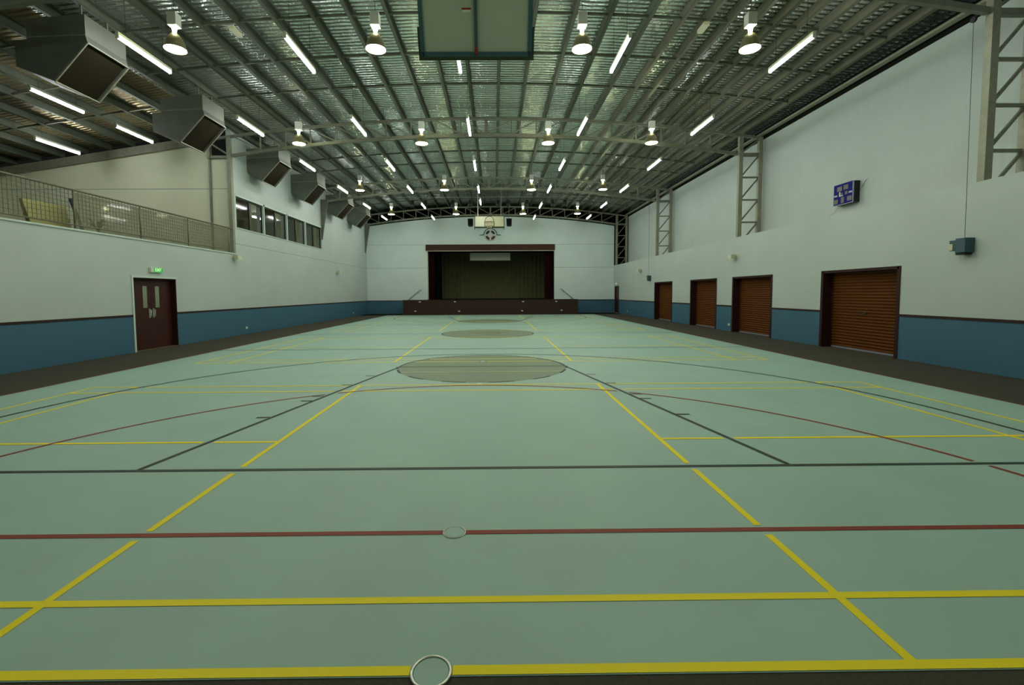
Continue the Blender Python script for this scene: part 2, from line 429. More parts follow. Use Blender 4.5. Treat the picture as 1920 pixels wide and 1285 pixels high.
# mezzanine room on the left
struct(MB().box(-19.2, X0-T2, YN, 14.0, 2.95, 3.13).build('floor_mezzanine', 'carpet'))
struct(MB().box(-19.4, -19.2, YN, 14.1, 3.13, 7.2).build('wall_mezzanine_left', 'wall_cream'))
wm = MB(); xs = [-19.2, -15, -10.66]
for a, b in zip(xs, xs[1:]):
    wm.hexa([(a, 14.0, 3.13), (b, 14.0, 3.13), (b, 14.12, 3.13), (a, 14.12, 3.13), (a, 14.0, zp(a)-.02), (b, 14.0, zp(b)-.02), (b, 14.12, zp(b)-.02), (a, 14.12, zp(a)-.02)])
wm.box(-10.66, X0-T2, 14.0, 14.12, 3.13, 6.86)
struct(wm.build('wall_mezzanine_back', 'wall_cream'))

# ceiling: one sheet over hall, stage and mezzanine
def sheet(xs, y0, y1, lift):
    mb = MB()
    for x in xs: mb.v += [(x, y0, zp(x)+lift), (x, y1, zp(x)+lift), (x, y0, zp(x)+lift+.04), (x, y1, zp(x)+lift+.04)]
    for i in range(len(xs)-1):
        n = 4*i
        mb.f += [(n, n+4, n+5, n+1), (n+2, n+3, n+7, n+6)]
    return mb
xs = [-10.05 + 20.95*i/44 for i in range(45)]
ceil = struct(sheet(xs, YN-.2, 40.1, .24).build('ceiling', 'foil'))
struct(sheet([-19.4, -15, -12, -10.05], YN-.2, 14.12, .24).build('ceiling_mezzanine', 'foil_annex'))
struct(MB().box(-13.6, X0-T2, 14.12, 23.2, 5.75, 5.8).box(-13.6, X0-T2, 14.12, 23.2, 3.1, 3.15).box(-13.6, -13.5, 14.12, 23.2, 3.15, 5.75)
       .box(-13.6, X0-T2, 23.1, 23.2, 3.15, 5.75).box(-13.6, X0-T2, 14.12, 14.2, 3.15, 5.75).build('wall_office', 'office_wall'))

# ------------------------------------------------------------------ purlins and their bridging
PX = [-9.6, -8.71, -7.68, -6.8, -5.92, -5.0, -4.07, -3.2, -2.28, -1.36, -.49, .45, 1.31, 2.27, 3.14, 4.12, 4.94, 5.53, 6.06, 6.63, 7.17, 7.76, 8.31, 8.88, 9.44, 10.0]
def csec(mb, x, z, y0, y1, h=.24, w=.095, t=.006):      # C section, open to +X
    mb.box(x-w/2, x-w/2+t, y0, y1, z, z+h); mb.box(x-w/2, x+w/2, y0, y1, z, z+t); mb.box(x-w/2, x+w/2, y0, y1, z+h-t, z+h)
    mb.box(x+w/2-t, x+w/2, y0, y1, z, z+.022)
    return mb
for i, x in enumerate(PX):
    h = .24
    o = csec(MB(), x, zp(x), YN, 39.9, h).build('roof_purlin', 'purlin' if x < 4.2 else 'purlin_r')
    tag(o, 'long steel roof purlin, %s counted from the left wall' % ORD[i], 'purlin', 'roof purlins over the hall')
AX = [-10.7, -11.6, -12.5, -13.4, -14.3, -15.2, -16.1, -17.0, -17.9, -18.8]
for i, x in enumerate(AX):
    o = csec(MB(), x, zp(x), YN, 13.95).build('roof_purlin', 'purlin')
    tag(o, 'steel purlin above the mezzanine, %s one out from the railing' % ORD[i], 'purlin', 'roof purlins over the mezzanine')
by = []
for b in (-4.1, 4.9, 13.9, 22.9): by += [b+2.56, b+4.45, b+6.35]
for i, yb in enumerate(y for y in by if y > 6):
    mb = MB()
    for a, b in zip(PX, PX[1:]):
        za, zb = zp(a)+.05, zp(b)+.05
        mb.bar((a+.04, yb, za), (b-.035, yb, zb), .045, .06)
    o = mb.build('purlin_bridging', 'purlin')
    tag(o, 'thin crosswise bridging line between roof purlins, %s from the front' % ORD[i], 'bridging', 'purlin bridging rows')
for i, yb in enumerate((7.4, 9.35, 11.25)):
    mb = MB()
    for a, b in zip(AX[::-1], AX[::-1][1:]): mb.bar((a+.04, yb, zp(a)+.05), (b-.035, yb, zp(b)+.05), .045, .06)
    tag(mb.build('purlin_bridging', 'purlin_r'), 'bridging line between the mezzanine purlins, %s from the front' % ORD[i], 'bridging', 'mezzanine bridging rows')

# ------------------------------------------------------------------ trusses and lattice columns
names = ['nearest roof truss, mostly above the frame', 'arched steel roof truss at the end of the mezzanine', 'arched steel roof truss at the far end of the left windows',
         'arched steel roof truss right in front of the stage wall']
def tube_arch(mb, fn, x0, x1, y, w, h, n=24):
    P = [(x0+(x1-x0)*i/n, y, fn(x0+(x1-x0)*i/n)) for i in range(n+1)]
    for a, b in zip(P, P[1:]): mb.bar(a, b, w, h)
    return mb
TY = (4.86, 13.87, 22.87, 31.85)
for k, ty in enumerate(TY):
    t = thing('roof_truss', names[k] , 'truss', (0, ty, 0), 'arched roof trusses')
    th = (.15 if k == 0 else .10)
    xl = -10.6 if k < 2 else -9.70
    kid(tube_arch(MB(), lambda x: ztop(x)+.02, xl, 10.55, ty, .10, .09), 'top_chord', 'steel', t)
    kid(tube_arch(MB(), lambda x: zbot(x), -9.70, 9.70, ty, .10, .11), 'bottom_chord', 'steel', t)
    nx = 20; X = [-9.6 + 19.2*i/nx for i in range(nx+1)]
    for i, x in enumerate(X[1:-1]):
        kid(MB().bar((x, ty, zbot(x)+.05), (x, ty, ztop(x)-.02), .045 if i != nx//2-1 else .12, .045), 'web_post', 'steel', t)
    for a, b in zip(X, X[1:]):
        if (a+b)/2 < 0: p, q = (a, ty, ztop(a)-.03), (b, ty, zbot(b)+.05)
        else: p, q = (a, ty, zbot(a)+.05), (b, ty, ztop(b)-.03)
        kid(MB().bar(p, q, .04, .04), 'web_diagonal', 'steel', t)
    # right column on the ledge
    names_c = ['closest lattice steel column on the right ledge', 'lattice steel column on the right ledge above the second roller door',
               'lattice steel column on the right ledge above the fourth roller door', 'lattice steel column in the far right corner against a dark gap']
    c = thing('lattice_column', names_c[k], 'column', (9.8, ty, 3.72), 'lattice columns on the right ledge')
    def lattice(c, xa, xb, z0, z1, lo=True):
        s_ = 1 if xb > xa else -1
        kid(MB().box(xa-.075, xa+.075, ty-.07, ty+.07, z0, z1), 'front_chord', 'steel_col', c)
        kid(MB().box(xb-.075, xb+.075, ty-.07, ty+.07, z0, z1-.02), 'back_chord', 'steel_col', c)
        zz = 6.88; lv = []
        while zz > z0+.1: lv.append(zz); zz -= .86
        for j, z in enumerate(lv):
            kid(MB().bar((xa+s_*.07, ty, z), (xb-s_*.07, ty, z), .06 if j else .10, .06 if j else .13), 'rung', 'steel', c)
            zl = z-.80
            if zl > z0-.35:
                fr = 1.0 if zl >= z0+.02 else (z-z0-.02-.05)/(z-.05-zl)
                p = Vector((xb-s_*.07, ty, z-.05)); q = Vector((xa+s_*.07, ty, zl)); q = p+(q-p)*fr
                kid(MB().bar(p, q, .05, .05), 'diagonal', 'steel', c)
        kid(MB().bar((xa+s_*.07, ty, 6.98), (xb-s_*.07, ty, z1-.12), .06, .06), 'diagonal', 'steel', c)
    lattice(c, 9.82, 10.58, 3.72, ztop(9.82)-.03)
    if k < 2:
        nl = ['lattice steel column behind the big near duct', 'lattice steel column at the far end of the mezzanine railing'][k]
        c = thing('lattice_column', nl, 'column', (-9.82, ty, 3.19), 'lattice columns beside the mezzanine')
        kid(MB().box(-9.89, -9.76, ty-.08, ty+.02, 3.19, ztop(9.82)-.03), 'front_chord', 'steel_col', c)
        kid(MB().box(-10.66, -10.56, ty-.06, ty+.06, 6.80, ztop(10.6)-.02), 'back_chord', 'steel_col', c)
        kid(MB().bar((-10.56, ty, 6.86), (-9.89, ty, 6.86), .06, .09), 'rung', 'steel', c)
        kid(MB().bar((-9.89, ty, 6.95), (-10.56, ty, 7.38), .06, .06), 'diagonal', 'steel', c)
        mb = MB()
        for a, b in ((-19.2, -15), (-15, -10.66)):
            mb.bar((a, ty+.0, zp(a)-.15), (b, ty+.0, zp(b)-.15), .08, .29)
        o = mb.build('rafter', 'steel_col')
        tag(o, ['steel rafter over the near end of the mezzanine, top left', 'olive steel rafter along the top of the cream mezzanine wall'][k], 'rafter')
    else:
        mb = MB().prism_y([(-9.74, 4.75), (-9.70, 4.75), (-9.34, 6.95), (-9.34, 7.05), (-9.74, 7.05)], ty-.05, ty+.05)
        o = mb.build('haunch_bracket', 'duct')
        tag(o, ['tapered steel bracket under the truss at the last left window', 'tapered steel bracket in the far left corner'][k-2], 'bracket', 'tapered brackets on the left wall')

# dark mezzanine strip beside the panelled wall
trim(MB().box(-10.69, -10.63, 13.93, 14.0, 3.13, 6.84), 'steel')
# dark strip standing in for the unlit gap under the eave pipe
trim(MB().box(10.70, 10.75, YN, 32, 7.48, 7.84), 'dark')

# ------------------------------------------------------------------ ducts
DY = [6.12, 10.08, 14.93, 18.98, 23.7, 27.6]
dl = ['huge galvanised air duct outlet at the top left, nearest one', 'galvanised air duct outlet beside the mezzanine wall, second nearest', 'galvanised duct outlet over the first left window',
      'galvanised duct outlet over the third left window', 'small galvanised duct outlet just past the left windows', 'farthest galvanised duct outlet near the stage wall']
for k, y0 in enumerate(DY):
    t = thing('air_duct', dl[k], 'air duct', (-9.0, y0, 6.2), 'air ducts along the left side')
    y1 = y0+1.10
    back = -9.96 if k < 2 else -9.75
    bw = 6.52 if k < 2 else 6.62
    prof = [(-8.45, 7.60), (-8.45, 7.16), (-8.41, 7.00), (-9.15, 6.20), (-9.32, 6.27), (back, bw), (back, 7.06 if k < 2 else 7.48)]
    if k < 2: prof += [(-9.70, 7.06), (-9.70, 7.5)]
    # hollow outlet: side plates, top/bottom skins
    kid(MB().prism_y(prof, y0, y0+.012), 'side_plate', 'duct', t); kid(MB().prism_y(prof, y1-.012, y1), 'side_plate', 'duct', t)
    sk = MB()
    idx = [i for i in range(len(prof)) if i != 2]
    for i in idx:
        a, b = prof[i], prof[(i+1) % len(prof)]
        sk.poly([(a[0], y0+.012, a[1]), (b[0], y0+.012, b[1]), (b[0], y1-.012, b[1]), (a[0], y1-.012, a[1])])
    kid(sk, 'casing', 'duct', t)
    A, D_ = Vector((-8.41, 0, 7.0)), Vector((-9.15, 0, 6.2)); inn = Vector((-.05, 0, .045))
    kid(MB().poly([(A.x+inn.x, y0+.012, A.z+inn.z), (D_.x+inn.x, y0+.012, D_.z+inn.z), (D_.x+inn.x, y1-.012, D_.z+inn.z), (A.x+inn.x, y1-.012, A.z+inn.z)]), 'grille', 'duct_grille', t)
    fr = MB()
    for a, b in (((A.x, y0, A.z), (D_.x, y0, D_.z)), ((D_.x, y0, D_.z), (D_.x, y1, D_.z)), ((D_.x, y1, D_.z), (A.x, y1, A.z)), ((A.x, y1, A.z), (A.x, y0, A.z))): fr.bar(a, b, .028, .028)
    kid(fr, 'flange', 'steel_col', t)
    kid(MB().bar((-8.44, y0-.006, 7.17), (-9.72 if k > 1 else -9.70, y0-.006, 7.12), .012, .02), 'seam', 'steel_col', t)
    for yy in (y0+.2, y1-.23): kid(MB().box(-8.72, -8.68, yy, yy+.03, 7.58, zp(-8.7)+.02), 'hanger', 'steel', t)

# ------------------------------------------------------------------ lights
FX = [-7.65, -4.13, -.53, 3.2, 7.15]; FY = [5.95 + 4.53*k for k in range(6)]
fx_n = ['leftmost file beside the ducts', 'second file from the left', 'middle file', 'second file from the right', 'rightmost file']
row_n = ['nearest', 'second', 'third', 'fourth', 'fifth', 'farthest']
def batten(x, y, z, label, group, ztop_):
    t = thing('fluorescent_light', label, 'fluorescent light', (x, y+.8, z), group)
    kid(MB().box(x-.034, x+.034, y, y+1.62, z+.04, z+.10), 'housing', 'white', t)
    kid(MB().tube([(x, y+.03, z), (x, y+1.59, z)], .034, 10), 'tube', 'tube', t)
    for yc in (y, y+1.59): kid(MB().box(x-.034, x+.034, yc, yc+.03, z-.034, z+.04), 'end_cap', 'white', t)
    for yy in (y+.25, y+1.37):
        kid(MB().tube([(x, yy, z+.10), (x, yy, ztop_)], .004, 5), 'suspension_wire', 'blackp', t)
    return t
for j, y in enumerate(FY):
    for i, x in enumerate(FX):
        yy = y
        if i == 2 and j == 4: yy = 22.9
        if i == 2 and j == 5: continue
        batten(x, yy, 7.05, 'lit fluorescent light in the %s, %s row from the front' % (fx_n[i], row_n[j]), 'fluorescent lights over the hall', zp(x)+.24)
for j, y in enumerate((1.42,)):  # unseen row added to brighten the front of the floor
    for i, x in enumerate(FX):
        if i == 2: continue
        batten(x, y, 7.05, 'added unseen fluorescent light, %s, above the top edge of view' % fx_n[i], 'added fluorescent lights over the front of the hall', zp(x)+.24)
for (x, y, lb) in ((-11.85, 8.3, 'lit fluorescent light over the mezzanine, nearer of the upper two'), (-11.82, 11.0, 'lit fluorescent light over the mezzanine, farther of the upper two'),
                   ):
    batten(x, y, 7.0, lb, 'fluorescent lights over the mezzanine', zp(x)+.24)
batten(-14.5, 11.1, 6.65, 'lit fluorescent light over the mezzanine, lowest and farthest out', 'fluorescent lights over the mezzanine', zp(-14.5)+.24)

def high_bay(label):
    t = thing('high_bay_light', label, 'hanging light', (0, 0, 0), 'high bay lights over the court')
    MB().box(-.095, .095, -.095, .095, .48, .75).build('control_box', 'white', t, bevel=.006)
    MB().lathe([(.038, .36), (.042, .42), (.060, .48)], 14, capb=True, capt=True).build('neck', 'bay_neck', t, smooth=True)
    MB().lathe([(.215, 0), (.213, .04), (.19, .13), (.15, .22), (.10, .29), (.055, .34), (.05, .36)], 24).build('shade', 'bay_shade', t, smooth=True)
    MB().lathe([(.0, -.012), (.12, -.008), (.205, .012)], 24).build('lens', 'bay_glow', t)
    MB().tube([(0, 0, .74), (0, 0, 1.0)], .004, 5).build('suspension_wire', 'blackp', t)
    MB().lathe([(.012, 1.0), (.004, 1.03)], 8, capb=True).build('hook', 'blackp', t)
    return t
BX = [-6.6, -2.27, 2.22, 5.9]; BYY = [6.2, 12.5, 19.87, 27.08]
bx_n = ['leftmost file', 'second file from the left', 'third file from the left', 'rightmost file']
by_n = ['nearest', 'second', 'third', 'farthest']
proto = None
for j, y in enumerate(BYY):
    for i, x in enumerate(BX):
        lb = 'lit bell-shaped high bay lamp in the %s, %s row' % (bx_n[i], by_n[j])
        if proto is None: proto = high_bay(lb); proto.location = (x, y, 6.9); c = proto
        else: c = dup(proto, (x, y, 6.9), lb)
        # longer wire reaches the roof
        for ch in c.children:
            if ch.name.startswith('suspension_wire'):
                ch.data = MB().tube([(0, 0, .74), (0, 0, zp(x)+.24-6.9)], .005, 5).build('tmp', 'blackp').data
for i, x in enumerate(BX):  # out-of-view lamps added so the near court is lit
    dup(proto, (x, -.1, 6.9), 'added unseen high bay lamp, %s, above the top edge of view' % bx_n[i], 'added high bay lights above the top edge')
for o in [o for o in COL.objects if o.name.startswith('tmp')]: bpy.data.objects.remove(o)

# small white boxes under the roof
for x, y, lb in ((-6.1, 7.7, 'small white box under the roof, left of the near lamps'), (5.5, 7.62, 'small white box under the roof by the right near lamp'),
                 (5.6, 22.6, 'tiny white box under the roof above the far right lamps')):
    o = MB().box(x-.07, x+.07, y-.2, y+.2, zp(x)-.09, zp(x)+.0).build('ceiling_box', 'cream', bevel=.01)
    tag(o, lb, 'ceiling box', 'white boxes under the roof')

# ------------------------------------------------------------------ roller doors and swing doors
def roller(n, y0, y1):
    t = thing('door_%d' % n, None, None, (XW, (y0+y1)/2, 0)); t['kind'] = 'structure'
    zt = 2.13; xr = XW+.27
    # curved shutter slats
    mb = MB(); N = 26; pitch_ = (zt-.0)/N; pr = []
    for i in range(N):
        for q, dx in ((0, 0), (.12, -.004), (.3, -.020), (.55, -.026), (.8, -.020), (.95, -.004)):
            pr.append((xr+dx, .03+(i+q)*pitch_*.985))
    for a, b in zip(pr, pr[1:]):
        mb.poly([(a[0], y0+.09, a[1]), (a[0], y1-.09, a[1]), (b[0], y1-.09, b[1]), (b[0], y0+.09, b[1])])
    sh = kid(mb, 'shutter', 'roller', t)
    kid(MB().box(xr-.03, xr+.01, y0+.09, y1-.09, 0.004, .05), 'bottom_rail', 'silver', sh)
    kid(MB().box(xr-.035, xr-.026, (y0+y1)/2-.05, (y0+y1)/2+.05, .98, 1.04), 'lock', 'blackp', sh)
    kid(MB().box(xr-.03, xr+.03, y0+.04, y0+.10, 0, zt).box(xr-.03, xr+.03, y1-.10, y1-.04, 0, zt), 'guide', 'maroon_frame', t)
    fr = MB()
    fr.box(XW-.012, xr+.03, y0-.05, y0+.045, 0, zt+.05).box(XW-.012, xr+.03, y1-.045, y1+.05, 0, zt+.05).box(XW-.012, xr+.03, y0, y1, zt-.02, zt+.05)
    kid(fr, 'frame', 'maroon_frame', t)
    return t
for i, (a, b) in enumerate(RD): roller(i+1, a, b)
# exit door, far right
t = thing('door_5', None, None, (XW, 31.3, 0)); t['kind'] = 'structure'
lf = kid(MB().box(XW+.06, XW+.10, ED[0]+.04, ED[1]-.04, .01, 2.03), 'leaf', 'maroon', t)
kid(MB().box(XW+.05, XW+.06, ED[0]+.06, ED[1]-.06, .97, 1.05), 'push_bar', 'maroon_frame', lf)
kid(MB().box(XW-.01, XW+.1, ED[0]-.03, ED[0]+.04, 0, 2.09).box(XW-.01, XW+.1, ED[1]-.04, ED[1]+.03, 0, 2.09).box(XW-.01, XW+.1, ED[0], ED[1], 2.03, 2.09), 'frame', 'maroon_frame', t)
kid(MB().box(XW+.0, XW+.1, ED[0]+.04, ED[1]-.04, .0, .012), 'sill', 'cream', t)
# double door on the left
t = thing('door_6', None, None, (X0, 9.6, 0)); t['kind'] = 'structure'
xd = X0-.16; ym = (LD[0]+LD[1])/2 - .0
for s_, (a, b) in enumerate(((LD[0]+.03, ym-.003), (ym+.003, LD[1]-.03))):
    lf = kid(MB().box(xd-.04, xd, a, b, .012, 2.06), 'leaf', 'maroon', t)
    inner = b if s_ == 0 else a; d = -1 if s_ == 0 else 1
    y0v = inner + d*.16; y1v = inner + d*.32
    lf_off = Vector((0, 0, 0))
    o = MB().box(xd, xd+.006, y0v, y1v, 1.22, 1.86); kid(o, 'vision_panel', 'glassy', lf)
    kid(MB().box(xd, xd+.010, min(y0v, y1v)-.015, max(y0v, y1v)+.015, 1.205, 1.22).box(xd, xd+.01, min(y0v, y1v)-.015, max(y0v, y1v)+.015, 1.86, 1.875), 'beading', 'maroon_frame', lf)
    yh = inner + d*.075
    kid(MB().box(xd, xd+.004, yh-.035, yh+.035, .93, 1.19), 'push_plate', 'chrome', lf)
    kid(MB().tube([(xd, yh, .97), (xd+.05, yh, .97), (xd+.05, yh, 1.15), (xd, yh, 1.15)], .011, 8), 'handle', 'chrome', lf, smooth=True)
kid(MB().box(xd-.04, X0+.012, LD[0]-.0, LD[0]+.03, 0, 2.09).box(xd-.04, X0+.0, LD[1]-.03, LD[1], 0, 2.09).box(xd-.04, X0+.0, LD[0], LD[1], 2.06, 2.09), 'jamb', 'maroon_frame', t)
kid(MB().box(X0, X0+.02, LD[0]-.06, LD[0], 0, 2.15).box(X0, X0+.02, LD[0], LD[1]+.04, 2.09, 2.15), 'architrave', 'wall_cap', t)
kid(MB().box(xd-.04, X0, LD[0], LD[1], 0, .012), 'sill', 'brownbox', t)
# dark sheet standing in for the unlit space behind the doors
struct(MB().box(X0-.6, X0-.55, LD[0]-.2, LD[1]+.2, 0, 2.3).build('trim_90', 'dark'))

# ------------------------------------------------------------------ windows on the left
WM = [WY0, 16.2, 18.44, 20.6, WY1]
for i, (a, b) in enumerate(zip(WM, WM[1:])):
    t = thing('window_%d' % (i+1), None, None, (X0, (a+b)/2, WZ0)); t['kind'] = 'structure'
    mid = a + (b-a)*.535; xg = X0-.10
    fr = MB()
    for yy in (a, b): fr.box(xg-.03, xg+.03, yy-.0 if yy == a else yy-.05, yy+.05 if yy == a else yy, WZ0, WZ1)
    fr.box(xg-.03, xg+.03, a, b, WZ0, WZ0+.035).box(xg-.03, xg+.03, a, b, WZ1-.05, WZ1)
    fr.box(xg-.03, xg+.03, mid-.07, mid+.07, WZ0, WZ1)
    kid(fr, 'frame', 'frame_dark', t)
    kid(MB().box(xg-.004, xg, a+.05, mid-.07, WZ0+.035, WZ1-.05), 'tinted_pane', 'glass_dark', t)
    cg = kid(MB().box(xg-.012, xg-.008, mid+.07, b-.05, WZ0+.035, WZ1-.05), 'clear_pane', 'glass_clear', t)
    kid(MB().box(xg-.05, xg-.04, b-.36, b-.05, WZ0+.035, WZ1-.05), 'blind', 'blind', t)
    if i < 3: kid(MB().box(X0-.13, X0+.012, b-.035, b+.035, WZ0-.02, WZ1+.0), 'mullion', 'wall_cap', t)
    kid(MB().box(X0, X0+.014, a-.05, b+.05, WZ1, WZ1+.07).box(X0, X0+.03, a-.0, b+.0, WZ0-.03, WZ0), 'sill', 'wall_cap', t)
for y, lb in ((16.6, 'lit fluorescent light inside the first left window'), (19.6, 'lit fluorescent light inside the second left window')):
    t = thing('fluorescent_light', lb, 'fluorescent light', (-12, y, 5.6), 'fluorescent lights inside the office')
    kid(MB().tube([(-12, y, 5.55), (-12, y+1.2, 5.55)], .03, 8), 'tube', 'tube', t)
    kid(MB().box(-12.06, -11.94, y, y+1.2, 5.60, 5.75), 'housing', 'white', t)

# ------------------------------------------------------------------ mezzanine railing and things behind it
t = thing('mesh_railing', 'galvanised balcony railing with square wire mesh along the mezzanine edge', 'railing', (X0, 8, 3.19))
RY = [1.0, 3.02, 5.06, 7.09, 9.15, 11.19, 13.50]
xr = X0 - .03
kid(MB().tube([(xr, 1.0, 4.12), (xr, 13.75, 4.12)], .025, 8), 'top_rail', 'rail', t, smooth=True)
kid(MB().tube([(xr, 1.0, 3.29), (xr, 13.75, 3.29)], .018, 8), 'bottom_rail', 'rail', t, smooth=True)
for y in RY: kid(MB().tube([(xr, y, 3.15), (xr, y, 4.12)], .022, 8), 'post', 'rail', t, smooth=True)
kid(MB().tube([(xr, 12.78, 3.15), (xr, 12.78, 4.12)], .010, 6), 'post', 'rail', t)
for a, b in zip(RY, RY[1:]):
    mb = MB(); n = int(round((b-a-.06)/.10)); 
    for i in range(1, n): y = a+.03+(b-a-.06)*i/n; mb.box(xr-.004, xr+.004, y-.004, y+.004, 3.30, 4.10)
    for i in range(1, 8): z = 3.30+.80*i/8; mb.box(xr-.004, xr+.004, a+.03, b-.03, z-.004, z+.004)
    kid(mb, 'mesh_panel', 'mesh', t)
o = MB().box(xr-.075, xr-.067, 7.2, 13.6, 3.2, 4.08).build('clear_screen', 'screen')
tag(o, 'tall clear acrylic screen standing behind the balcony mesh', 'screen')
o = MB().hexa([(-10.42, 6.60, 3.13), (-10.30, 6.60, 3.13), (-10.30, 7.62, 3.13), (-10.42, 7.62, 3.13), (-10.42, 6.42, 3.80), (-10.34, 6.42, 3.80), (-10.34, 7.50, 3.80), (-10.42, 7.50, 3.80)]).build('padded_mat', 'yellow_panel', bevel=.015)
tag(o, 'yellow padded mat standing behind the balcony mesh', 'mat')
o = MB().bar((-10.22, 7.49, 4.0), (-10.15, 7.74, 3.15), .055, .055).build('leaning_pole', 'blue_pole')
tag(o, 'dark blue pole leaning beside the second balcony post', 'pole')
t = thing('cabinet', 'brown cabinet cut by the left edge behind the balcony mesh', 'cabinet', (-10.6, 5.6, 3.13))
kid(MB().box(-10.9, -10.3, 5.0, 5.72, 3.13, 3.68), 'body', 'brownbox', t, bevel=.01); kid(MB().box(-10.92, -10.28, 4.98, 5.74, 3.68, 3.71), 'top', 'pot', t)
o = MB().box(-10.3, -10.05, 5.85, 6.55, 3.13, 3.24).build('folded_cloth', 'redcloth', bevel=.03)
tag(o, 'faded red cloth bundle on the mezzanine floor edge', 'cloth')
o = MB().lathe([(.09, 0), (.11, .04), (.07, .10), (.0, .12)], 12, c=(-10.15, 6.75, 3.13), capb=True).build('dark_bag', 'blackp', smooth=True)
tag(o, 'small black bag beside the red cloth behind the railing', 'bag')
t = thing('potted_plant', 'low dark leafy potted plant behind the balcony mesh', 'plant', (-10.25, 8.3, 3.13))
kid(MB().lathe([(.10, 0), (.14, .14), (.13, .14)], 14, c=(-10.25, 8.3, 3.13), capb=True, capt=True), 'pot', 'pot', t, smooth=True)
for k in range(9):
    a = k*2.4; ln = .22+.10*random.random(); mb = MB(); P = []
    for i in range(7):
        s_ = i/6; P.append(Vector((-10.25+math.cos(a)*ln*s_*.7, 8.3+math.sin(a)*ln*s_*1.25, 3.27+.34*math.sin(s_*2.2)*(.7+.3*math.cos(k)))))
    side = Vector((-math.sin(a), math.cos(a), 0))
    for i in range(6):
        w0 = .035*math.sin(PI*(i+.15)/6.3)+.004; w1 = .035*math.sin(PI*(i+1.15)/6.3)*(i < 5)+.002
        mb.hexa([P[i]-side*w0, P[i]+side*w0, P[i+1]+side*w1, P[i+1]-side*w1] + [q+Vector((0, 0, .004)) for q in (P[i]-side*w0, P[i]+side*w0, P[i+1]+side*w1, P[i+1]-side*w1)])
    kid(mb, 'leaf', 'leaf', t)

# ------------------------------------------------------------------ stage
t = thing('stage', 'wide dark brown stage platform at the far end of the hall', 'stage', (0, 29.6, 0))
kid(MB().box(-6.45, 6.42, 29.62, 29.66, 0, 1.10), 'fascia', 'stage_front', t)
kid(MB().box(-6.45, 6.42, 29.66, 32.3, .3, 1.09).box(-9.9, 10.8, 32.5, 39.95, .3, 1.09), 'platform', 'stage_black', t)
kid(MB().box(-6.47, 6.44, 29.60, 29.70, 1.09, 1.12), 'nosing', 'stage_front', t)
mk = [(-5.21, .98), (-2.63, .98), (2.38, .96), (4.82, .96), (-5.55, .30), (-2.33, .28), (2.30, .29), (5.21, .31)]
for x, z in mk:
    c = MB(); n = 12
    c.v = [(x+.085*math.cos(2*PI*i/n), 29.618, z+.045*math.sin(2*PI*i/n)) for i in range(n)] + [(x+.08*math.cos(2*PI*i/n), 29.606, z+.04*math.sin(2*PI*i/n)) for i in range(n)]
    c.f = [tuple(range(n, 2*n))] + [(i, (i+1) % n, n+(i+1) % n, n+i) for i in range(n)]
    kid(c, 'vent_cap', 'cream', t)
t = thing('proscenium', 'brown header beam and frame around the stage opening', 'stage frame', (0, YB, 4.9))
kid(MB().box(-5.10, 5.05, YB-.12, YB, 4.93, 5.42), 'header', 'pelmet', t)
kid(MB().box(-5.10, 5.05, YB-.13, YB-.10, 4.90, 4.94), 'edge_strip', 'cream', t)
kid(MB().box(-5.0, -4.95, YB-.02, YB+.22, 1.12, 4.92), 'side_post', 'cream', t)
kid(MB().box(4.96, 5.0, YB-.02, YB+.22, 1.12, 4.92), 'side_post', 'maroon_frame', t)
def curtain(name, m, x0, x1, y, z0, z1, folds, amp, label, cat='curtain', group=None):
    mb = MB(); n = folds*8
    for i in range(n+1):
        x = x0+(x1-x0)*i/n; d = amp*math.sin(2*PI*folds*i/n) + amp*.4*math.sin(2*PI*folds*.37*i/n+1)
        mb.v += [(x, y+d, z0), (x, y+d*.7, z1), (x, y+d+.02, z0), (x, y+d*.7+.02, z1)]
    for i in range(n): k = 4*i; mb.f += [(k, k+4, k+5, k+1), (k+2, k+3, k+7, k+6)]
    o = mb.build(name, m, smooth=True); tag(o, label, cat, group); return o
curtain('stage_curtain', 'curtain_maroon', -4.97, -4.55, 32.85, 1.10, 5.0, 5, .05, 'narrow maroon curtain at the left side of the stage opening', group='maroon side curtains')
curtain('stage_curtain', 'curtain_maroon', 4.33, 4.97, 32.85, 1.10, 5.0, 7, .05, 'wider maroon curtain at the right side of the stage opening', group='maroon side curtains')
curtain('masking_curtain', 'stage_black', -5.5, -4.12, 34.6, 1.10, 5.6, 8, .05, 'black masking leg beside the left maroon curtain')
curtain('stage_border', 'stage_black', -5.5, 5.5, 33.6, 4.88, 5.7, 20, .03, 'black border cloth across the top of the stage opening')
curtain('stage_backcloth', 'curtain_olive', -5.6, 5.6, 38.0, 1.10, 6.2, 30, .025, 'wide olive backcloth hanging across the back of the stage')
t = thing('projection_screen', 'pale green half-lowered screen hanging in front of the stage backcloth', 'screen', (0, 34.3, 4.3))
sc_ = kid(MB().box(-1.74, 1.60, 34.30, 34.33, 4.31, 5.30), 'screen_sheet', 'white', t)
kid(MB().box(-1.78, 1.64, 34.28, 34.35, 4.25, 4.31), 'bottom_bar', 'blackp', t)
for xx in (-1.78, 1.60): kid(MB().box(xx, xx+.04, 34.28, 34.35, 4.31, 5.3), 'side_border', 'blackp', t)
